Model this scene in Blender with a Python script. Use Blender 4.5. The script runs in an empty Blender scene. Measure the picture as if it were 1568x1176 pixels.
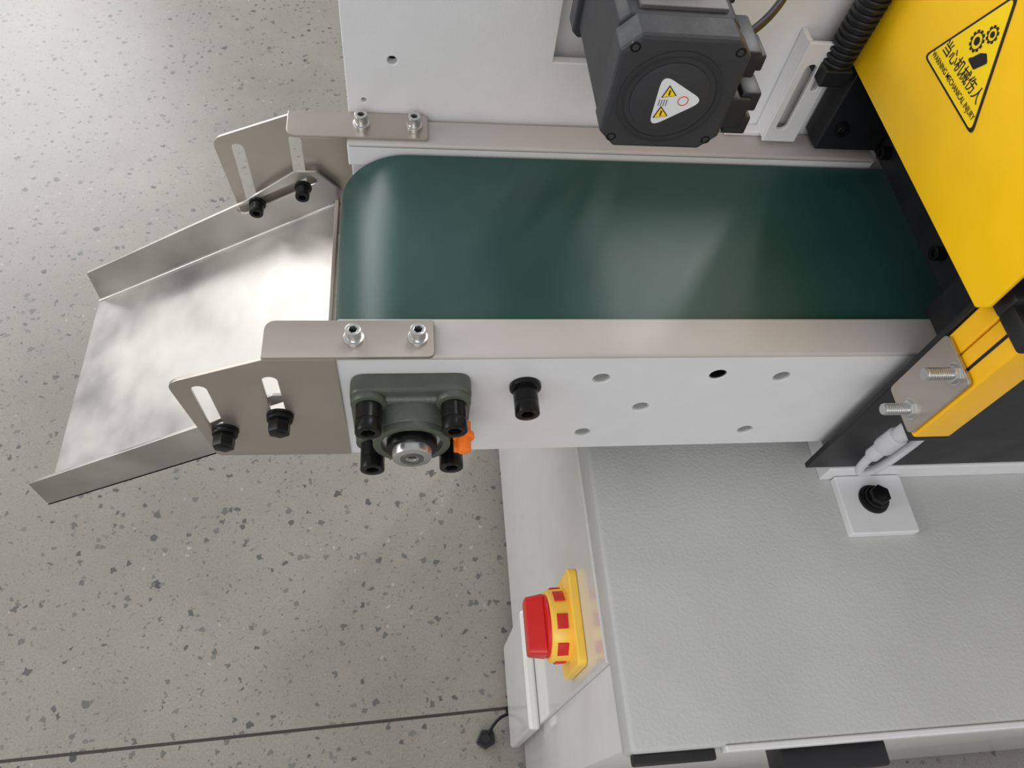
import bpy, bmesh, math
from mathutils import Matrix, Vector
R=math.radians
S=0.45; ZF=3.1
F=Matrix.Translation((0,0,ZF*S))@Matrix.Scale(S,4)
scene=bpy.context.scene
col=scene.collection

# ---------------- materials ----------------
def mk(name):
    m=bpy.data.materials.new(name); m.use_nodes=True
    nt=m.node_tree; b=nt.nodes['Principled BSDF']; return m,nt,b
def srgb(c):
    return tuple((x/255/12.92 if x/255<=.04045 else ((x/255+.055)/1.055)**2.4) for x in c)+(1,)
def mat(name,c,rough=.5,metal=0,var=.04,vscale=30,bump=0,bscale=400,aniso=None,coat=0,rvar=.15,bdist=.001):
    m,nt,b=mk(name); N=nt.nodes; L=nt.links
    tc=N.new('ShaderNodeTexCoord')
    src=tc.outputs['Object']
    if aniso:
        mp=N.new('ShaderNodeMapping'); mp.inputs['Scale'].default_value=aniso
        L.new(src,mp.inputs['Vector']); src=mp.outputs['Vector']
    n=N.new('ShaderNodeTexNoise'); n.inputs['Scale'].default_value=vscale; n.inputs['Detail'].default_value=6
    L.new(src,n.inputs['Vector'])
    base=srgb(c)
    r=N.new('ShaderNodeValToRGB')
    r.color_ramp.elements[0].position=.3; r.color_ramp.elements[1].position=.7
    r.color_ramp.elements[0].color=tuple(max(0,x*(1-var*2)) for x in base[:3])+(1,)
    r.color_ramp.elements[1].color=tuple(min(1,x*(1+var)) for x in base[:3])+(1,)
    L.new(n.outputs['Fac'],r.inputs['Fac']); L.new(r.outputs['Color'],b.inputs['Base Color'])
    mr=N.new('ShaderNodeMapRange'); mr.inputs['From Min'].default_value=.3; mr.inputs['From Max'].default_value=.7
    mr.inputs['To Min'].default_value=max(.02,rough*(1-rvar)); mr.inputs['To Max'].default_value=min(1,rough*(1+rvar))
    L.new(n.outputs['Fac'],mr.inputs['Value']); L.new(mr.outputs['Result'],b.inputs['Roughness'])
    b.inputs['Metallic'].default_value=metal
    b.inputs['Coat Weight'].default_value=coat
    b.inputs['Coat Roughness'].default_value=.08
    if bump:
        n2=N.new('ShaderNodeTexNoise'); n2.inputs['Scale'].default_value=bscale; n2.inputs['Detail'].default_value=3
        L.new(tc.outputs['Object'] if not aniso else src,n2.inputs['Vector'])
        bp=N.new('ShaderNodeBump'); bp.inputs['Strength'].default_value=bump; bp.inputs['Distance'].default_value=bdist
        L.new(n2.outputs['Fac'],bp.inputs['Height']); L.new(bp.outputs['Normal'],b.inputs['Normal'])
    return m
WHITE=mat('white_powder_coat',(220,219,220),.42,var=.015,bump=.12,bscale=500)
TABLE=mat('grey_textured_paint',(184,184,182),.58,var=.035,vscale=8,bump=.6,bscale=300)
CABW=mat('cabinet_white_paint',(208,207,203),.34,var=.02,coat=.6,rvar=.05)
RAIL=mat('rail_white_shaded',(184,178,174),.45,var=.05,vscale=7)  # white paint with the shading of the top flanges put into its colour
STEEL=mat('stainless_sheet',(190,181,171),.36,metal=.85,var=.08,vscale=9,bump=.25,bscale=90,aniso=(.12,1,1),rvar=.3)
CHUTE=mat('chute_stainless_film',(196,193,187),.42,metal=.85,var=.14,vscale=11,bump=.8,bscale=10,rvar=.40,bdist=.0014)
BELT=mat('green_pvc_belt',(33,69,63),.40,var=.07,vscale=14,bump=.06,bscale=700,rvar=.05)
BLACK=mat('black_anodised',(26,26,29),.45,var=.1)
BLACKOX=mat('black_oxide_steel',(24,25,24),.32,metal=.5,var=.1)
ZINC=mat('zinc_steel',(205,206,204),.25,metal=.9,var=.05)
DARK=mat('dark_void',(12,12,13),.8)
MOTOR=mat('motor_dark_grey',(46,47,50),.62,var=.06,vscale=60,bump=.2,bscale=500)
MOTOR2=mat('motor_charcoal',(36,37,40),.58,var=.05)
YEL=mat('yellow_guard_paint',(251,197,8),.38,var=.015)
YEL2=mat('yellow_housing',(250,188,20),.35,var=.02)
YELP=mat('yellow_switch_plastic',(252,204,80),.35,var=.02)
SIGN=mat('sign_yellow',(253,214,0),.4,var=.01)
INK=mat('sign_ink',(20,18,14),.5)
RED=mat('red_plastic',(210,38,32),.35,var=.04)
ORG=mat('orange_cap',(250,124,28),.4)
GRN=mat('cast_green_grey',(84,90,78),.42,metal=.15,var=.08,vscale=80,bump=.3,bscale=500)
LABEL=mat('label_white',(224,227,227),.4)
CABLE=mat('light_grey_cable',(190,190,193),.4)
GREYP=mat('grey_connector',(110,108,106),.4,metal=.5)
THREAD=mat('threaded_insert',(184,184,182),.4,metal=.3)

def floor_mat():
    m,nt,b=mk('terrazzo_floor'); N=nt.nodes; L=nt.links
    tc=N.new('ShaderNodeTexCoord')
    nd=N.new('ShaderNodeTexNoise'); nd.inputs['Scale'].default_value=120; nd.inputs['Detail'].default_value=1.5
    L.new(tc.outputs['Object'],nd.inputs['Vector'])
    sub=N.new('ShaderNodeVectorMath'); sub.operation='SUBTRACT'; sub.inputs[1].default_value=(.5,.5,.5)
    L.new(nd.outputs['Color'],sub.inputs[0])
    sc=N.new('ShaderNodeVectorMath'); sc.operation='SCALE'; sc.inputs['Scale'].default_value=.015
    L.new(sub.outputs[0],sc.inputs[0])
    ad=N.new('ShaderNodeVectorMath'); ad.operation='ADD'
    L.new(tc.outputs['Object'],ad.inputs[0]); L.new(sc.outputs[0],ad.inputs[1])
    flat=N.new('ShaderNodeVectorMath'); flat.operation='MULTIPLY'; flat.inputs[1].default_value=(1,1,0)
    L.new(ad.outputs[0],flat.inputs[0])
    n1=N.new('ShaderNodeTexNoise'); n1.inputs['Scale'].default_value=2.5; n1.inputs['Detail'].default_value=8; n1.inputs['Roughness'].default_value=.7
    L.new(tc.outputs['Object'],n1.inputs['Vector'])
    rb=N.new('ShaderNodeValToRGB'); e=rb.color_ramp.elements
    e[0].position=.3; e[0].color=srgb((131,127,118)); e[1].position=.7; e[1].color=srgb((149,145,135))
    L.new(n1.outputs['Fac'],rb.inputs['Fac'])
    n3=N.new('ShaderNodeTexNoise'); n3.inputs['Scale'].default_value=300; n3.inputs['Detail'].default_value=3
    L.new(tc.outputs['Object'],n3.inputs['Vector'])
    r3=N.new('ShaderNodeValToRGB'); e=r3.color_ramp.elements
    e[0].position=.36; e[0].color=(.70,.70,.70,1); e[1].position=.62; e[1].color=(1.0,1.0,1.0,1)
    L.new(n3.outputs['Fac'],r3.inputs['Fac'])
    mul=N.new('ShaderNodeMixRGB'); mul.blend_type='MULTIPLY'; mul.inputs['Fac'].default_value=.6
    L.new(rb.outputs['Color'],mul.inputs[1]); L.new(r3.outputs['Color'],mul.inputs[2])
    cur=mul.outputs['Color']
    def chips(scale,frac,rad,colr,cur,off):
        o=N.new('ShaderNodeVectorMath'); o.operation='ADD'; o.inputs[1].default_value=(off,off*1.7,0)
        L.new(flat.outputs[0],o.inputs[0])
        v=N.new('ShaderNodeTexVoronoi'); v.inputs['Scale'].default_value=scale
        L.new(o.outputs[0],v.inputs['Vector'])
        sp=N.new('ShaderNodeSeparateColor'); L.new(v.outputs['Color'],sp.inputs['Color'])
        ml=N.new('ShaderNodeMath'); ml.operation='MULTIPLY_ADD'; ml.inputs[1].default_value=rad*.75; ml.inputs[2].default_value=rad*.25
        L.new(sp.outputs['Blue'],ml.inputs[0])
        lt=N.new('ShaderNodeMath'); lt.operation='LESS_THAN'
        L.new(v.outputs['Distance'],lt.inputs[0]); L.new(ml.outputs[0],lt.inputs[1])
        l2=N.new('ShaderNodeMath'); l2.operation='LESS_THAN'; l2.inputs[1].default_value=frac
        L.new(sp.outputs['Red'],l2.inputs[0])
        an=N.new('ShaderNodeMath'); an.operation='MULTIPLY'
        L.new(lt.outputs[0],an.inputs[0]); L.new(l2.outputs[0],an.inputs[1])
        cr=N.new('ShaderNodeValToRGB'); cr.color_ramp.elements[0].color=srgb(colr[0]); cr.color_ramp.elements[1].color=srgb(colr[1])
        L.new(sp.outputs['Green'],cr.inputs['Fac'])
        mx=N.new('ShaderNodeMixRGB'); L.new(an.outputs[0],mx.inputs['Fac'])
        L.new(cur,mx.inputs[1]); L.new(cr.outputs['Color'],mx.inputs[2])
        return mx.outputs['Color']
    cur=chips(170,.35,.42,((102,101,95),(126,124,116)),cur,3.1)
    cur=chips(95,.06,.28,((150,147,137),(166,162,150)),cur,7.7)
    cur=chips(82,.28,.42,((80,81,78),(113,112,106)),cur,1.3)
    cur=chips(48,.16,.33,((70,71,69),(102,102,97)),cur,5.9)
    rot=N.new('ShaderNodeVectorRotate'); rot.rotation_type='Z_AXIS'; rot.inputs['Angle'].default_value=-.031
    L.new(tc.outputs['Object'],rot.inputs['Vector'])
    sx=N.new('ShaderNodeSeparateXYZ'); L.new(rot.outputs[0],sx.inputs[0])
    a=N.new('ShaderNodeMath'); a.operation='SUBTRACT'; a.inputs[1].default_value=.395*S
    L.new(sx.outputs['Y'],a.inputs[0])
    pp=N.new('ShaderNodeMath'); pp.operation='PINGPONG'; pp.inputs[1].default_value=2.0
    L.new(a.outputs[0],pp.inputs[0])
    lt=N.new('ShaderNodeMath'); lt.operation='LESS_THAN'; lt.inputs[1].default_value=.0026
    L.new(pp.outputs[0],lt.inputs[0])
    mx=N.new('ShaderNodeMixRGB'); L.new(lt.outputs[0],mx.inputs['Fac']); L.new(cur,mx.inputs[1]); mx.inputs[2].default_value=srgb((54,48,44))
    L.new(mx.outputs['Color'],b.inputs['Base Color'])
    b.inputs['Roughness'].default_value=.33
    b.inputs['Specular IOR Level'].default_value=.65
    return m
FLOOR=floor_mat()

# ---------------- geometry helpers (units of h) ----------------
def empty(name,loc):
    o=bpy.data.objects.new(name,None); o.empty_display_size=.05
    col.objects.link(o); o.location=F@Vector(loc)
    return o
def finish(bm,name,m,parent,ang=.55):
    bmesh.ops.recalc_face_normals(bm,faces=bm.faces)
    for f in bm.faces: f.smooth=True
    for e in bm.edges:
        if len(e.link_faces)==2 and e.calc_face_angle(0)>ang: e.smooth=False
    me=bpy.data.meshes.new(name)
    T=F.copy()
    if parent is not None: T=Matrix.Translation(-parent.location)@T
    bm.transform(T)
    bm.to_mesh(me); bm.free()
    me.materials.append(m)
    o=bpy.data.objects.new(name,me); col.objects.link(o)
    if parent is not None: o.parent=parent
    return o
def b_box(bm,x0,x1,y0,y1,z0,z1,bev=.003,seg=2):
    r=bmesh.ops.create_cube(bm,size=1); vs=r['verts']
    for v in vs:
        v.co=Vector(((x0+x1)/2+v.co.x*(x1-x0),(y0+y1)/2+v.co.y*(y1-y0),(z0+z1)/2+v.co.z*(z1-z0)))
    if bev:
        es=list({e for v in vs for e in v.link_edges})
        bmesh.ops.bevel(bm,geom=es,offset=bev,segments=seg,affect='EDGES',profile=.5)
def box(name,x0,x1,y0,y1,z0,z1,m,parent,bev=.003):
    bm=bmesh.new(); b_box(bm,x0,x1,y0,y1,z0,z1,bev); return finish(bm,name,m,parent,ang=.3)
def b_cyl(bm,p0,p1,r,r2=None,seg=32,bev=0):
    p0=Vector(p0);p1=Vector(p1); d=p1-p0; L=d.length
    q=d.to_track_quat('Z','Y').to_matrix().to_4x4()
    res=bmesh.ops.create_cone(bm,cap_ends=True,segments=seg,radius1=r,radius2=r if r2 is None else r2,depth=L,
        matrix=Matrix.Translation((p0+p1)/2)@q)
    if bev:
        vs=res['verts']; dn=d.normalized()
        es=[e for e in {e for v in vs for e in v.link_edges} if abs((e.verts[0].co-e.verts[1].co).normalized().dot(dn))<.3]
        bmesh.ops.bevel(bm,geom=es,offset=bev,segments=2,affect='EDGES',profile=.5)
def cyl(name,p0,p1,r,m,parent,r2=None,seg=32,bev=0):
    bm=bmesh.new(); b_cyl(bm,p0,p1,r,r2,seg,bev); return finish(bm,name,m,parent)
def frame(o,u,v):
    u=Vector(u).normalized(); v=Vector(v).normalized(); n=u.cross(v)
    M=Matrix.Identity(4)
    for i in range(3):
        M[i][0]=u[i];M[i][1]=v[i];M[i][2]=n[i];M[i][3]=o[i]
    return M
def circ(cx,cy,r,n=32,a0=0): return [(cx+r*math.cos(a0+2*math.pi*i/n),cy+r*math.sin(a0+2*math.pi*i/n)) for i in range(n)]
def slot(x0,y0,x1,y1,r,n=10):
    a=math.atan2(y1-y0,x1-x0); p=[]
    for i in range(n+1): t=a-math.pi/2+math.pi*i/n; p.append((x1+r*math.cos(t),y1+r*math.sin(t)))
    for i in range(n+1): t=a+math.pi/2+math.pi*i/n; p.append((x0+r*math.cos(t),y0+r*math.sin(t)))
    return p
def rpoly(pts,rad,n=6):
    out=[]; N=len(pts)
    if not isinstance(rad,(list,tuple)): rad=[rad]*N
    for i in range(N):
        p=Vector(pts[i]);a=Vector(pts[i-1]);b=Vector(pts[(i+1)%N]); r=rad[i]
        if r<=0: out.append(tuple(p)); continue
        da=(a-p).normalized();db=(b-p).normalized()
        ang=da.angle(db); d=min(r/math.tan(ang/2),(a-p).length*.48,(b-p).length*.48)
        s=p+da*d;e=p+db*d
        for k in range(n+1):
            t=k/n; out.append(tuple(s*(1-t)**2+p*2*t*(1-t)+e*t*t))
    return out
def b_plate(bm,outline,holes,th,M,bev=.0015):
    """extruded sheet: local z from 0 to th"""
    cu=bpy.data.curves.new('tmp','CURVE'); cu.dimensions='2D'; cu.fill_mode='BOTH'
    for pl in [outline]+list(holes):
        sp=cu.splines.new('POLY'); sp.points.add(len(pl)-1)
        for i,p in enumerate(pl): sp.points[i].co=(p[0],p[1],0,1)
        sp.use_cyclic_u=True
    if bev: cu.bevel_depth=bev; cu.offset=-bev; cu.bevel_resolution=1
    cu.extrude=max(th/2-bev,1e-4)
    ob=bpy.data.objects.new('tmp',cu); col.objects.link(ob)
    dg=bpy.context.evaluated_depsgraph_get(); dg.update()
    me=bpy.data.meshes.new_from_object(ob.evaluated_get(dg))
    me.transform(M@Matrix.Translation((0,0,th/2)))
    bm.from_mesh(me)
    bpy.data.objects.remove(ob); bpy.data.curves.remove(cu); bpy.data.meshes.remove(me)
    bmesh.ops.remove_doubles(bm,verts=bm.verts,dist=1e-5)
def plate(name,outline,holes,th,M,m,parent,bev=.0015):
    bm=bmesh.new(); b_plate(bm,outline,holes,th,M,bev); return finish(bm,name,m,parent,ang=.27)
def text(name,body,size,M,m,parent,th=.0006,sx=1):
    cu=bpy.data.curves.new('tmp','FONT'); cu.body=body; cu.size=size; cu.align_x='CENTER'; cu.align_y='CENTER'; cu.extrude=th/2; cu.offset=size*.008
    ob=bpy.data.objects.new('tmp',cu); col.objects.link(ob)
    dg=bpy.context.evaluated_depsgraph_get(); dg.update()
    me=bpy.data.meshes.new_from_object(ob.evaluated_get(dg))
    me.transform(M@Matrix.Diagonal((sx,1,1,1)))
    bm=bmesh.new(); bm.from_mesh(me)
    bpy.data.objects.remove(ob)
    if len(bm.verts)==0: bm.free(); return None
    return finish(bm,name,m,parent)
def pframe(p,d):
    d=Vector(d).normalized(); up=Vector((0,0,1)) if abs(d.z)<.9 else Vector((0,1,0))
    u=up.cross(d).normalized(); v=d.cross(u)
    return frame(p,u,v)
def socket_screw(name,p,d,r,L,m,parent,washer=0,wm=None):
    p=Vector(p);d=Vector(d).normalized()
    if washer:
        cyl(name+'_washer',p-d*.001,p+d*.006,washer,wm or m,parent,bev=.001); p=p+d*.006
    bm=bmesh.new()
    b_cyl(bm,p,p+d*L*.55,r)
    b_plate(bm,circ(0,0,r,32),[circ(0,0,r*.55,6,.2)],L*.46,pframe(p+d*L*.54,d),bev=r*.08)
    finish(bm,name,m,parent)
    cyl(name+'_socket',p+d*L*.5,p+d*L*.57,r*.6,DARK,parent,seg=6)
def hex_bolt(name,p,d,r,L,m,parent,washer=0,wm=None):
    p=Vector(p);d=Vector(d).normalized()
    if washer: cyl(name+'_washer',p-d*.001,p+d*.005,washer,wm or m,parent,bev=.001); p=p+d*.005
    cyl(name+'_flange',p,p+d*.008,r*1.15,m,parent,bev=.002)
    p=p+d*.006
    bm=bmesh.new(); b_cyl(bm,p,p+d*L,r,seg=6,bev=.0025); b_cyl(bm,p+d*L*.9,p+d*(L*1.05),r*.5,seg=20,bev=.001)
    finish(bm,name,m,parent,ang=.4)
def tube(name,pts,r,m,parent,res=8):
    cu=bpy.data.curves.new('tmp','CURVE'); cu.dimensions='3D'; cu.bevel_depth=r; cu.bevel_resolution=5; cu.resolution_u=12; cu.use_fill_caps=True
    sp=cu.splines.new('NURBS'); sp.points.add(len(pts)-1)
    for i,p in enumerate(pts): sp.points[i].co=(*p,1)
    sp.use_endpoint_u=True; sp.order_u=3
    ob=bpy.data.objects.new('tmp',cu); col.objects.link(ob)
    dg=bpy.context.evaluated_depsgraph_get(); dg.update()
    me=bpy.data.meshes.new_from_object(ob.evaluated_get(dg))
    bm=bmesh.new(); bm.from_mesh(me); bpy.data.objects.remove(ob)
    return finish(bm,name,m,parent,ang=1.2)
XY=lambda z: frame((0,0,z),(1,0,0),(0,1,0))   # normal +z
XZ=lambda y: frame((0,y,0),(1,0,0),(0,0,1))   # local (x,z), normal -y
SX=lambda x: frame((x,0,0),(0,-1,0),(0,0,1))  # local u=-y, v=z, normal -x

# ---------------- floor ----------------
bm=bmesh.new(); b_box(bm,-14,16,-10,18,-ZF-.3,-ZF,0); finish(bm,'floor',FLOOR,None)

# ---------------- conveyor ----------------
CV=empty('belt_conveyor',(.4,.95,-1.2))
PZ=-1.155; PR=.14
bm=bmesh.new()
xe=1.45
def loop(r):
    p=[]
    for i in range(33):
        a=math.pi/2+math.pi*i/32; p.append((r*math.cos(a),PZ+r*math.sin(a)))
    for i in range(33):
        a=-math.pi/2+math.pi*i/32; p.append((xe+r*math.cos(a),PZ+r*math.sin(a)))
    return p
y0,y1=.744,1.146
NW=14
def crown(t): return .0022*math.cos((t-.5)*math.pi)
rows=[]
for j in range(NW+1):
    t=j/NW; y=y0+(y1-y0)*t
    rr=PR-.002+crown(t); rows.append([bm.verts.new((p[0],y,p[1])) for p in loop(rr)])
n=66
for j in range(NW):
    for i in range(n):
        bm.faces.new((rows[j][i],rows[j][(i+1)%n],rows[j+1][(i+1)%n],rows[j+1][i]))
inn=[[bm.verts.new((p[0],y,p[1])) for p in loop(PR-.012)] for y in (y0,y1)]
for i in range(n):
    k=(i+1)%n
    bm.faces.new((rows[0][i],inn[0][i],inn[0][k],rows[0][k]))
    bm.faces.new((rows[NW][i],rows[NW][k],inn[1][k],inn[1][i]))
    bm.faces.new((inn[0][i],inn[1][i],inn[1][k],inn[0][k]))
finish(bm,'belt',BELT,CV,ang=.9)
cyl('drum_roller',(0,.74,PZ),(0,1.15,PZ),PR-.013,ZINC,CV,seg=64)
box('slider_bed',.16,1.3,.748,1.142,PZ+PR-.03,PZ+PR-.0125,DARK,CV,bev=0)
holes=[(.33,-1.074),(.541,-1.065),(.665,-1.074),(.428,-1.177),(.335,-1.276),(.676,-1.279)]
web=[(-.12,-1.342),(1.2,-1.342),(1.2,-1.006),(-.12,-1.006)]
plate('near_side_web',web,[circ(a,b,.0155,28) for a,b in holes],.012,XZ(.673),WHITE,CV)
for i,(a,b) in enumerate(holes):
    bm=bmesh.new()
    b_plate(bm,circ(a,b,.0158,28),[circ(a,b,.0130,28)],.03,XZ(.694),bev=.001)
    finish(bm,'rivet_nut_%d'%i,THREAD if i!=1 else BLACKOX,CV)
    if i!=1: cyl('stud_end_%d'%i,(a,.694,b),(a,.684,b),.0129,THREAD,CV)
box('near_inner_shade',-.1,1.2,.70,.705,-1.33,-1.03,DARK,CV,bev=0)  # dark sheet that paints in the shaded inside of the conveyor behind the holes
bm=bmesh.new(); b_box(bm,-.12,1.2,.6605,.738,-1.012,-1.0,.005,3); finish(bm,'near_top_flange',RAIL,CV)
box('near_flange_lip',-.12,1.2,.728,.738,-1.05,-1.004,WHITE,CV)
box('near_bottom_flange',-.12,1.2,.664,.738,-1.342,-1.330,WHITE,CV)
bm=bmesh.new(); b_box(bm,-.118,.985,1.155,1.228,-1.013,-1.0,.005,3); finish(bm,'far_top_flange',RAIL,CV)
box('far_flange_lip',-.118,.985,1.155,1.165,-1.055,-1.004,WHITE,CV)
box('far_side_web',-.118,1.2,1.216,1.228,-1.342,-1.006,WHITE,CV)
box('far_bottom_flange',-.118,1.2,1.155,1.228,-1.342,-1.330,WHITE,CV)
box('far_gap_shade',-.10,.98,1.229,1.241,-1.06,-1.03,DARK,CV,bev=0)  # dark strip standing in for the shadow line between rail and panel
box('cross_tie',.3,.34,.705,1.216,-1.33,-1.30,WHITE,CV)
cyl('tension_boss',(.197,.662,-1.092),(.197,.652,-1.092),.028,BLACKOX,CV,bev=.002)
socket_screw('tension_screw',(.197,.654,-1.097),(0,-1,0),.0215,.05,BLACKOX,CV)

# ---------------- flange bearing ----------------
FB=empty('flange_bearing',(0,.65,PZ))
cz=-1.148
sq=rpoly([(-.101,cz-.101),(.101,cz-.101),(.101,cz+.101),(-.101,cz+.101)],.028,8)
plate('flange',sq,[],.034,XZ(.6605),GRN,FB,bev=.005)
for k,(sx,sz) in enumerate([(-1,1),(1,1),(-1,-1),(1,-1)]):
    x,z=sx*.07,cz+sz*.07
    cyl('corner_boss_%d'%k,(x,.632,z),(x,.615,z),.03,GRN,FB,bev=.004)
    socket_screw('cap_screw_%d'%k,(x,.614,z),(0,-1,0),.0215,.05,BLACKOX,FB)
cyl('housing_boss',(0,.63,cz),(0,.588,cz),.079,GRN,FB,r2=.067,seg=56,bev=.004)
bm=bmesh.new(); b_plate(bm,circ(0,cz,.066,48),[circ(0,cz,.052,48)],.016,XZ(.593),bev=.002); finish(bm,'outer_ring',GRN,FB)
bm=bmesh.new(); b_plate(bm,circ(0,cz,.052,48),[circ(0,cz,.038,48)],.008,XZ(.593),bev=.001); finish(bm,'seal_ring',ZINC,FB)
bm=bmesh.new(); b_plate(bm,circ(0,cz,.043,48),[circ(0,cz,.027,48)],.026,XZ(.593),bev=.002); finish(bm,'inner_ring',BLACKOX,FB)
bm=bmesh.new(); b_plate(bm,circ(0,cz,.034,48),[circ(0,cz,.007,16)],.042,XZ(.593),bev=.003); finish(bm,'shaft',ZINC,FB)
bm=bmesh.new(); b_plate(bm,circ(0,cz,.020,32),[circ(0,cz,.012,24)],.002,XZ(.5512),bev=.0005); finish(bm,'shaft_step',GREYP,FB)
cyl('shaft_centre',(0,.58,cz),(0,.556,cz),.0071,DARK,FB,seg=16)
cyl('rib_top',(-.06,.63,cz+.07),(.06,.63,cz+.07),.012,GRN,FB,seg=16)
ox,oz=.089,cz+.004
bm=bmesh.new(); b_cyl(bm,(ox,.618,oz),(ox,.560,oz),.014,r2=.012,seg=20,bev=.002); b_cyl(bm,(ox,.595,oz),(ox,.585,oz),.019,seg=20,bev=.002); b_box(bm,ox-.017,ox+.003,.572,.60,oz-.03,oz-.008,.003)
finish(bm,'grease_cap',ORG,FB)

# ---------------- discharge chute ----------------
CH=empty('discharge_chute',(-.45,.94,-1.35))
wall=[(-.766,-1.572),(-.15,-1.217),(-.146,-1.178),(-.191,-1.128),(-.238,-1.129),(-.36,-1.222),(-.762,-1.463)]
wall_r=rpoly(wall,[0,0,.004,.012,.012,.01,.004],4)
plate('near_wall',wall_r,[slot(-.335,-1.232,-.215,-1.162,.0125)],.006,XZ(.674),CHUTE,CH,bev=.001)
plate('far_wall',wall_r,[slot(-.362,-1.243,-.205,-1.152,.0115)],.006,XZ(1.217),CHUTE,CH,bev=.001)
d=Vector((.616,0,.355)).normalized()
M=frame((-.766,0,-1.572),d,(0,1,0))
Lb=math.hypot(.616,.355)
plate('bottom_sheet',[(0,.668),(Lb,.668),(Lb,1.217),(0,1.217)],[],.006,M,CHUTE,CH,bev=.001)
for nm,yy in (('near_fold',.676),('far_fold',1.209)):
    cyl(nm,(-.764,yy,-1.566),(-.152,yy,-1.213),.006,CHUTE,CH,seg=16)
box('end_lip',-.158,-.150,.70,1.19,-1.222,-1.185,STEEL,CH,bev=.001)
def bracket(nm,yw,outdir,ytop0,ytop1):
    o=rpoly([(-.118,-1.338),(-.368,-1.330),(-.392,-1.066),(-.232,-1.0),(-.118,-1.0)],[.003,.012,.03,.002,.002],8)
    hs=[slot(-.343,-1.23,-.345,-1.088,.0125),slot(-.231,-1.19,-.229,-1.062,.0125)]
    plate(nm+'_flange',o,hs,.006,XZ(yw),STEEL,CH,bev=.001)
    t=rpoly([(-.232,ytop0),(.038,ytop0),(.038,ytop1),(-.232,ytop1)],[.003,.012,.004,.02] if outdir<0 else [.02,.004,.012,.003],8)
    plate(nm+'_tab',t,[],.007,XY(-.9995),STEEL,CH,bev=.001)
    for i,x in enumerate((-.09,.012)):
        ym=(ytop0+ytop1)/2
        socket_screw(nm+'_screw_%d'%i,(x,ym,-.993),(0,0,1),.0125,.02,ZINC,CH,washer=.0165,wm=ZINC)
bracket('near_bracket',.662,-1,.656,.728)
bracket('far_bracket',1.236,1,1.165,1.236)
for i,(x,z) in enumerate([(-.332,-1.226),(-.229,-1.176)]):
    hex_bolt('near_bolt_%d'%i,(x,.656,z),(0,-1,0),.0195,.026,BLACKOX,CH,washer=.0235,wm=BLACKOX)
    socket_screw('far_bolt_%d'%i,(x+.005,1.211,z+.006),(0,-1,0),.0145,.026,BLACKOX,CH,washer=.018,wm=BLACKOX)

# ---------------- back panel ----------------
BP=empty('machine_back_panel',(.3,1.27,-.8))
PT=-.67
out=[(-.117,-1.50),(.98,-1.50),(.98,PT),(.50,PT),(.50,-.866),(.275,-.866),(.275,PT),(-.117,PT)]
plate('panel_sheet',out,[circ(-.028,-.878,.009,20),circ(-.085,-.968,.005,16)],.02,XZ(1.262),WHITE,BP,bev=.002)
box('panel_backing',-.11,.98,1.30,1.32,-1.467,PT-.005,WHITE,BP)
box('panel_hole_dark',-.1,.0,1.262,1.299,-1.02,-.82,DARK,BP,bev=0)
box('panel_side_return',-.117,-.107,1.262,1.40,-1.50,PT,WHITE,BP)
box('panel_foot',.45,.98,1.25,1.42,-1.467,-1.44,WHITE,BP)

# ---------------- servo motor ----------------
SM=empty('servo_motor',(.357,1.0,-.62))
def osq(h,c):
    x,z=.356,-.622
    return rpoly([(x-h+c,z-h),(x+h-c,z-h),(x+h,z-h+c),(x+h,z+h-c),(x+h-c,z+h),(x-h+c,z+h),(x-h,z+h-c),(x-h,z-h+c)],.006,3)
plate('end_cap',osq(.088,.024),[],.05,XZ(.88),MOTOR,SM,bev=.006)
plate('body_block',osq(.083,.012),[],.22,XZ(1.10),MOTOR2,SM,bev=.004)
plate('front_flange',osq(.092,.01),[],.04,XZ(1.13),MOTOR,SM,bev=.004)
plate('mount_neck',osq(.079,.012),[],.105,XZ(1.232),MOTOR2,SM,bev=.004)
plate('mount_plate',rpoly([(.345,-.875),(.44,-.875),(.44,-.54),(.345,-.54)],.008,3),[],.010,XZ(1.2405),WHITE,SM,bev=.002)
bm=bmesh.new(); b_plate(bm,circ(.352,-.625,.072,56),[circ(.352,-.625,.063,56)],.005,XZ(.833),bev=.001); finish(bm,'cover_ring',MOTOR2,SM)
cyl('cover_disc',(.352,.832,-.625),(.352,.828,-.625),.055,MOTOR,SM,seg=56,bev=.0015)
for i,(sx,sz) in enumerate([(-1,1),(1,1),(-1,-1),(1,-1)]):
    socket_screw('cover_screw_%d'%i,(.356+sx*.070,.834,-.622+sz*.070),(0,-1,0),.0075,.004,BLACKOX,SM)
bm=bmesh.new(); b_box(bm,.43,.475,.838,.90,-.678,-.628,.004); b_box(bm,.452,.487,.842,.885,-.690,-.66,.003); b_box(bm,.46,.489,.845,.89,-.652,-.622,.003); finish(bm,'encoder_connector',BLACK,SM)
bm=bmesh.new(); b_box(bm,.43,.465,.845,.93,-.60,-.56,.004); b_box(bm,.455,.475,.85,.90,-.592,-.568,.003); finish(bm,'power_connector',BLACK,SM)
bm=bmesh.new(); b_box(bm,.29,.40,.93,1.08,-.545,-.515,.006); b_box(bm,.41,.45,.95,1.0,-.56,-.53,.004); finish(bm,'top_terminal_box',MOTOR,SM)
box('nameplate',.30,.42,.895,.925,-.54,-.5335,GREYP,SM,bev=.001)
tri=rpoly([(.332,-.586),(.401,-.625),(.334,-.672)],.011,6)
plate('triangle_label',tri,[],.001,XZ(.8285),LABEL,SM,bev=0)
def tricirc(cx,cz,r,a): return [(cx+r*math.cos(a+2*math.pi*i/3),cz+r*math.sin(a+2*math.pi*i/3)) for i in range(3)]
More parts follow.
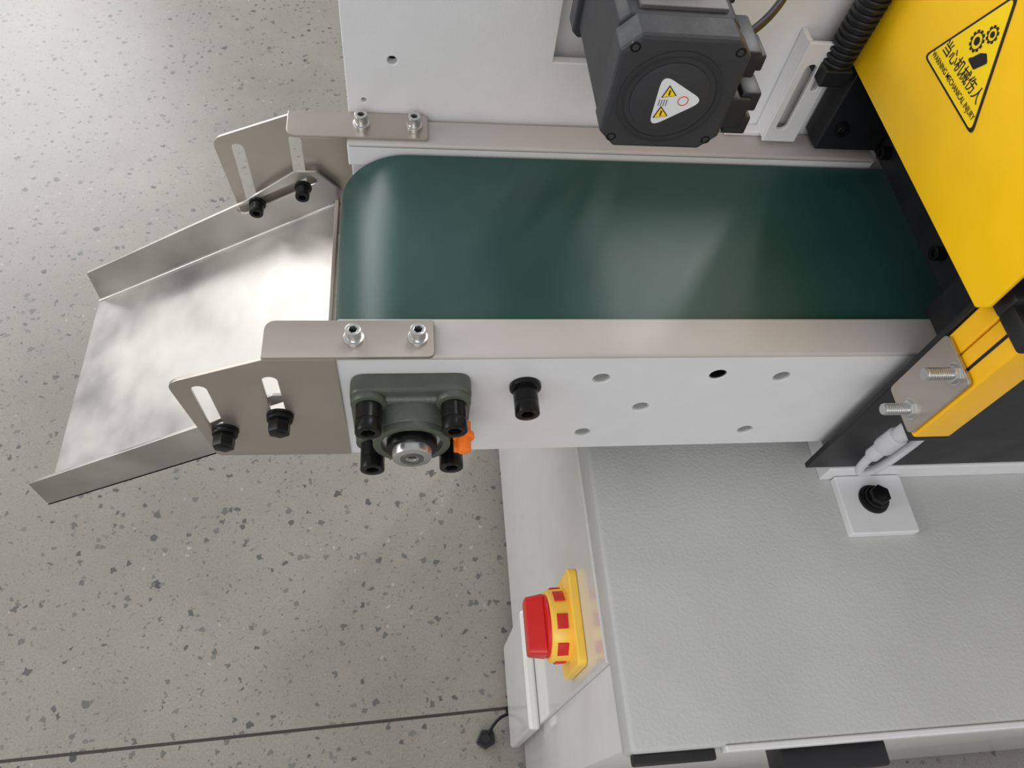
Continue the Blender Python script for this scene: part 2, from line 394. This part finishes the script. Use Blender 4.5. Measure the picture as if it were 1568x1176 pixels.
for i,(a,b) in enumerate([(.348,-.614),(.345,-.647)]):
    plate('label_mark_border_%d'%i,tricirc(a,b,.012,math.pi/2+.2),[],.0006,XZ(.8274),INK,SM,bev=0)
    plate('label_mark_%d'%i,tricirc(a,b,.0095,math.pi/2+.2),[],.0006,XZ(.8267),SIGN,SM,bev=0)
    box('label_bang_%d'%i,a-.001,a+.001,.8255,.8261,b-.003,b+.005,INK,SM,bev=0)
bm=bmesh.new(); b_plate(bm,circ(.371,-.626,.0075,20),[circ(.371,-.626,.0065,20)],.0005,XZ(.8274),bev=0); finish(bm,'label_circle',RED,SM)
for k in range(4):
    box('label_line_%d'%k,.3375+k*.0035,.3385+k*.0035,.8270,.8274,-.635,-.625,GREYP,SM,bev=0)
tube('motor_cable',[(.45,.90,-.58),(.50,.93,-.57),(.56,1.02,-.54),(.62,1.12,-.47),(.66,1.24,-.38)],.006,BLACK,SM)
tube('encoder_cable',[(.44,.97,-.55),(.49,1.0,-.52),(.54,1.08,-.47),(.58,1.2,-.40)],.004,BLACK,SM)

# ---------------- slotted bracket, conduit ----------------
SB=empty('slotted_angle_bracket',(.77,1.2,-.87))
plate('slotted_face',[(.735,-.99),(.806,-.99),(.806,-.765),(.735,-.765)],[slot(.762,-.95,.762,-.82,.011),slot(.788,-.86,.788,-.81,.006)],.01,XZ(1.20),WHITE,SB)
box('return_leg',.735,.745,1.20,1.241,-.99,-.765,WHITE,SB)
box('slot_back',.748,.80,1.225,1.23,-.97,-.79,CABW,SB,bev=0)
box('foot_tab',.66,.80,1.215,1.241,-.9995,-.988,WHITE,SB)
CC=empty('corrugated_conduit',(.83,1.2,-.6))
bm=bmesh.new()
for i in range(40):
    z=-.80+i*.0125; b_cyl(bm,(.805+.0006*i,1.19,z),(.805+.0006*i,1.19,z+.0075),.029,seg=28,bev=.002)
b_cyl(bm,(.805,1.19,-.80),(.829,1.19,-.30),.024,seg=24)
finish(bm,'conduit_tube',BLACK,CC)
box('conduit_gland',.775,.83,1.16,1.225,-.835,-.80,BLACK,CC)
# ---------------- machine head frame (black) ----------------
HF=empty('press_head_frame',(1.2,.9,-1.1))
box('near_side_plate',.862,2.2,.630,.642,-1.41,-.35,BLACK,HF,bev=.002)
box('roller_housing',.99,1.05,.75,1.237,-1.0,-.45,BLACK,HF,bev=.003)
box('housing_side_block',.93,1.10,.6425,.75,-.99,-.45,BLACK,HF,bev=.003)
for i,(y,z) in enumerate([(1.138,-.967),(.857,-.958),(1.0,-.90)]):
    socket_screw('housing_screw_%d'%i,(.99,y,z),(-1,0,0),.014,.02,BLACKOX,HF)
box('base_slab',.92,2.2,.625,1.24,-1.467,-1.411,WHITE,HF)
box('base_black_block',.845,.985,1.17,1.237,-.99,-.78,BLACK,HF)
socket_screw('corner_screw',(.875,1.17,-.93),(0,-1,0),.013,.018,BLACKOX,HF)

MF=empty('mounting_foot',(1.02,.58,-1.46))
bm=bmesh.new(); b_plate(bm,rpoly([(.945,.487),(1.105,.487),(1.105,.624),(.945,.624)],.006,3),[],.022,XY(-1.4675),bev=.003); finish(bm,'foot_plate',WHITE,MF,ang=.27)
cyl('adjusting_pad',(.945+.075,.565,-1.4455),(1.02,.565,-1.442),.034,BLACK,MF,bev=.001)
hex_bolt('foot_bolt',(1.022,.565,-1.442),(0,0,1),.023,.018,BLACKOX,MF,washer=.031,wm=BLACKOX)

# ---------------- yellow guard & sign ----------------
YG=empty('yellow_safety_guard',(.9,.9,-.5))
g=rpoly([(-1.236,-.765),(-1.20,-.80),(-.610,-.80),(-.595,-.78),(-.595,-.15),(-1.236,-.15)],[.004,.006,.006,.006,0,0],3)
plate('guard_face',g,[],.008,SX(.843),YEL,YG,bev=.002)
box('guard_near_side',.843,1.9,.595,.603,-.70,-.15,YEL,YG,bev=.001)
box('guard_top',.843,1.9,.603,1.236,-.158,-.15,YEL,YG,bev=.001)
box('guard_far_side',.843,1.9,1.228,1.236,-.76,-.15,YEL,YG,bev=.001)
WS=empty('mechanical_hazard_warning_sign',(.83,.93,-.6))
t0=[(-1.022,-.668),(-.829,-.668),(-.9255,-.503)]
plate('sign_border',rpoly(t0,.008,5),[],.0012,SX(.8348),INK,WS,bev=0)
def inset(p,k):
    c=(sum(a for a,b in p)/3,sum(b for a,b in p)/3); return [(c[0]+(a-c[0])*k,c[1]+(b-c[1])*k) for a,b in p]
plate('sign_field',rpoly(inset(t0,.925),.006,5),[],.0008,SX(.8335),SIGN,WS,bev=0)
def gear(cx,cz,r,n):
    p=[]
    for i in range(n):
        a=2*math.pi*i/n
        for da,rr in ((-.28,r*.78),(-.17,r),(.17,r),(.28,r*.78)):
            p.append((cx+rr*math.cos(a+da*2*math.pi/n*1.4),cz+rr*math.sin(a+da*2*math.pi/n*1.4)))
    return p
plate('gear_small',gear(-.918,-.562,.0125,9),[circ(-.918,-.562,.0085,16)],.0006,SX(.8326),INK,WS,bev=0)
plate('gear_small_hub',circ(-.918,-.562,.0045,12),[],.0006,SX(.8326),INK,WS,bev=0)
plate('gear_large',gear(-.937,-.585,.0155,11),[circ(-.937,-.585,.011,16)],.0006,SX(.8326),INK,WS,bev=0)
plate('gear_large_hub',circ(-.937,-.585,.006,12),[],.0006,SX(.8326),INK,WS,bev=0)
plate('hand_mark',rpoly([(-.932,-.610),(-.908,-.612),(-.892,-.590),(-.905,-.583),(-.916,-.590),(-.924,-.602)],.003,3),[],.0006,SX(.8326),INK,WS,bev=0)
Mt=SX(.8326)
text('sign_text_chinese','\u5f53\u5fc3\u673a\u68b0\u4f24\u4eba',.024,Mt@Matrix.Translation((-.9255,-.628,0)),INK,WS,sx=.92)
text('sign_text_english','WARNING MECHANICAL INJURY',.0125,Mt@Matrix.Translation((-.9255,-.651,0)),INK,WS,sx=.85)

# ---------------- light curtain ----------------
LC=empty('safety_light_curtain',(.89,.56,-.95))
bm=bmesh.new(); b_plate(bm,rpoly([(.866,.528),(.938,.528),(.938,.588),(.866,.588)],.006,4),[],.275,XY(-1.065),bev=.002)
finish(bm,'yellow_housing',YEL2,LC,ang=.27)
box('housing_groove',.8650,.868,.556,.561,-1.06,-.80,INK,LC,bev=0)
box('rear_rail',.866,.90,.590,.628,-.93,-.79,YEL2,LC)
bm=bmesh.new(); b_box(bm,.862,.943,.524,.592,-.80,-.765,.006); b_box(bm,.862,.90,.588,.629,-.80,-.755,.006); finish(bm,'top_cap',BLACK,LC)
box('bottom_cap',.864,.940,.526,.590,-1.078,-1.063,BLACK,LC,bev=.004)
br=rpoly([(-.626,-1.06),(-.532,-1.06),(-.532,-.89),(-.626,-.89)],.01,4)
plate('mounting_bracket',br,[],.006,SX(.862),STEEL,LC,bev=.001)
for i,(y,z) in enumerate([(.562,-.91),(.566,-1.030)]):
    bm=bmesh.new(); b_cyl(bm,(.857,y,z),(.848,y,z),.0165,seg=6,bev=.002); b_cyl(bm,(.859,y,z),(.855,y,z),.019,seg=24)
    for k in range(12): b_cyl(bm,(.85-k*.0038,y,z),(.85-k*.0038-.0024,y,z),.0105,seg=20,bev=.0006)
    b_cyl(bm,(.85,y,z),(.803,y,z),.0093,seg=20)
    finish(bm,'stud_%d'%i,ZINC,LC)
bm=bmesh.new(); b_cyl(bm,(.885,.558,-1.078),(.882,.558,-1.12),.015,seg=24,bev=.002); b_cyl(bm,(.882,.558,-1.115),(.878,.558,-1.165),.019,seg=12,bev=.003); b_cyl(bm,(.878,.558,-1.16),(.875,.558,-1.20),.014,seg=24,bev=.003)
finish(bm,'cable_connector',CABLE,LC)
tube('sensor_cable',[(.875,.558,-1.19),(.872,.556,-1.24),(.885,.55,-1.27),(.93,.56,-1.26),(.97,.58,-1.22),(1.02,.61,-1.20),(1.04,.628,-1.20)],.0085,CABLE,LC)
tube('sensor_cable_dark',[(.93,.585,-1.08),(.96,.60,-1.12),(.97,.615,-1.17),(1.0,.628,-1.2)],.007,BLACK,LC)

# ---------------- cabinet ----------------
CB=empty('machine_cabinet',(1.2,.9,-2.2))
bm=bmesh.new(); b_box(bm,.39,2.6,.10,1.75,-1.545,-1.467,.010,3); finish(bm,'table_top',TABLE,CB)
bm=bmesh.new(); b_box(bm,.40,2.59,.112,1.74,-3.02,-1.54,.008); finish(bm,'cabinet_body',CABW,CB)
box('front_edge_trim',.57,2.6,.090,.102,-1.50,-1.4655,WHITE,CB)
box('side_door',.387,.40,.275,1.70,-2.98,-1.553,CABW,CB,bev=.004)
box('lower_side_cover',.352,.387,.26,.63,-3.05,-2.50,CABW,CB,bev=.010)
box('plinth',.43,2.56,.14,1.7,-3.1,-3.02,BLACK,CB)
bm=bmesh.new(); b_box(bm,.395,.555,.080,.101,-1.505,-1.482,.004); finish(bm,'door_handle',BLACK,CB)
bm=bmesh.new(); b_box(bm,.70,.92,.048,.102,-1.60,-1.525,.006); finish(bm,'door_grip',BLACK,CB)

# ---------------- rotary isolator ----------------
ES=empty('rotary_isolator_switch',(.36,.415,-1.82))
yc,zc=.415,-1.815
plate('yellow_plate',rpoly([(-yc-.112,zc-.10),(-yc+.112,zc-.10),(-yc+.112,zc+.10),(-yc-.112,zc+.10)],.022,6),[],.022,SX(.387),YELP,ES,bev=.004)
bm=bmesh.new()
b_cyl(bm,(.368,yc,zc),(.318,yc,zc),.086,r2=.084,seg=56,bev=.004)
finish(bm,'yellow_collar',YELP,ES)
for k in range(8):
    a=2*math.pi*k/8+.12
    bm=bmesh.new(); b_box(bm,.330,.356,-.017,.017,-.003,.0035,.001)
    bm.transform(Matrix.Translation((0,yc+.084*math.cos(a),zc+.084*math.sin(a)))@Matrix.Rotation(a-math.pi/2,4,'X'))
    finish(bm,'collar_window_%d'%k,RED,ES)
plate('red_handle_base',circ(-yc,zc,.074,48),[],.008,SX(.319),RED,ES,bev=.003)
bm=bmesh.new()
o1=rpoly([(-yc-.072,zc-.036),(-yc+.072,zc-.036),(-yc+.072,zc+.036),(-yc-.072,zc+.036)],.016,8)
b_plate(bm,o1,[],.046,SX(.313),bev=.005)
for v in bm.verts:
    t=(.313-v.co.x)/.046
    if t>.5: v.co.y=yc+(v.co.y-yc)*.94; v.co.z=zc+(v.co.z-zc)*.75
finish(bm,'red_handle_paddle',RED,ES)

# ---------------- levelling foot on floor ----------------
LF=empty('levelling_foot',(.27,.33,-3.08))
bm=bmesh.new(); b_plate(bm,rpoly([(.225,.29),(.26,.265),(.30,.285),(.295,.33),(.25,.335)],.01,4),[],.02,XY(-3.1),bev=.004); b_cyl(bm,(.262,.30,-3.085),(.262,.30,-3.05),.017,seg=6)
finish(bm,'foot_pad',BLACK,LF,ang=.3)
tube('foot_strap',[(.27,.31,-3.075),(.30,.36,-3.06),(.36,.385,-3.07),(.43,.40,-3.05)],.006,BLACKOX,LF)
bm=bmesh.new(); b_cyl(bm,(.365,.395,-3.1),(.365,.395,-3.06),.02,seg=6,bev=.003); finish(bm,'foot_nut',BLACKOX,LF)

# ---------------- lights / world ----------------
w=bpy.data.worlds.new('World'); scene.world=w; w.use_nodes=True
N=w.node_tree.nodes; L=w.node_tree.links; bg=N['Background']
tc=N.new('ShaderNodeTexCoord'); sx=N.new('ShaderNodeSeparateXYZ'); L.new(tc.outputs['Generated'],sx.inputs[0])
mr=N.new('ShaderNodeMapRange'); mr.inputs['From Min'].default_value=-.2; mr.inputs['From Max'].default_value=1
L.new(sx.outputs['Z'],mr.inputs['Value'])
rp=N.new('ShaderNodeValToRGB'); rp.color_ramp.elements[0].color=(.66,.67,.68,1); rp.color_ramp.elements[1].color=(.66,.67,.69,1)
e=rp.color_ramp.elements.new(.40); e.color=(.91,.92,.94,1)
L.new(mr.outputs['Result'],rp.inputs['Fac']); L.new(rp.outputs['Color'],bg.inputs['Color'])
bg.inputs['Strength'].default_value=.65
def area(name,loc,target,sx,sy,power,color=(1,1,1)):
    l=bpy.data.lights.new(name,'AREA'); l.shape='RECTANGLE'; l.size=sx; l.size_y=sy; l.energy=power; l.color=color
    o=bpy.data.objects.new(name,l); col.objects.link(o); o.location=loc
    o.rotation_euler=(Vector(target)-Vector(loc)).to_track_quat('-Z','Y').to_euler()
area('window_light',(-3.9,5.4,3.3),(0,.4,.9),4.0,2.8,215,(1,.998,.99))
area('ceiling_strip_light',(2.6,3.6,4.2),(.3,.4,.9),.25,2.4,62)
area('ceiling_strip_light',(1.5,3.2,5.2),(.3,.4,.9),.25,2.0,26)
area('front_bay_light',(-.8,-3.4,3.6),(.3,.4,.9),3.0,2.0,70)
area('side_fill_light',(-5.0,.2,2.6),(.3,.4,1.1),3.0,2.4,90)  # fill lamp added on the left to brighten the guard, no known fixture

# ---------------- camera ----------------
Zc=Vector((.1092,.5206,.8468)).normalized()
Xc=Vector((8300,100,-1132)).normalized(); Xc=(Xc-Zc*Xc.dot(Zc)).normalized()
Yc=Zc.cross(Xc)
Rm=Matrix((Xc,Yc,Zc)).to_4x4()
cam=bpy.data.cameras.new('camera'); co=bpy.data.objects.new('camera',cam); col.objects.link(co)
cam.sensor_width=36; cam.lens=1132/1568*36; cam.clip_start=.01
co.matrix_world=Matrix.Translation(F@Vector((0,0,0)))@Rm
scene.camera=co
scene.view_settings.view_transform='Standard'
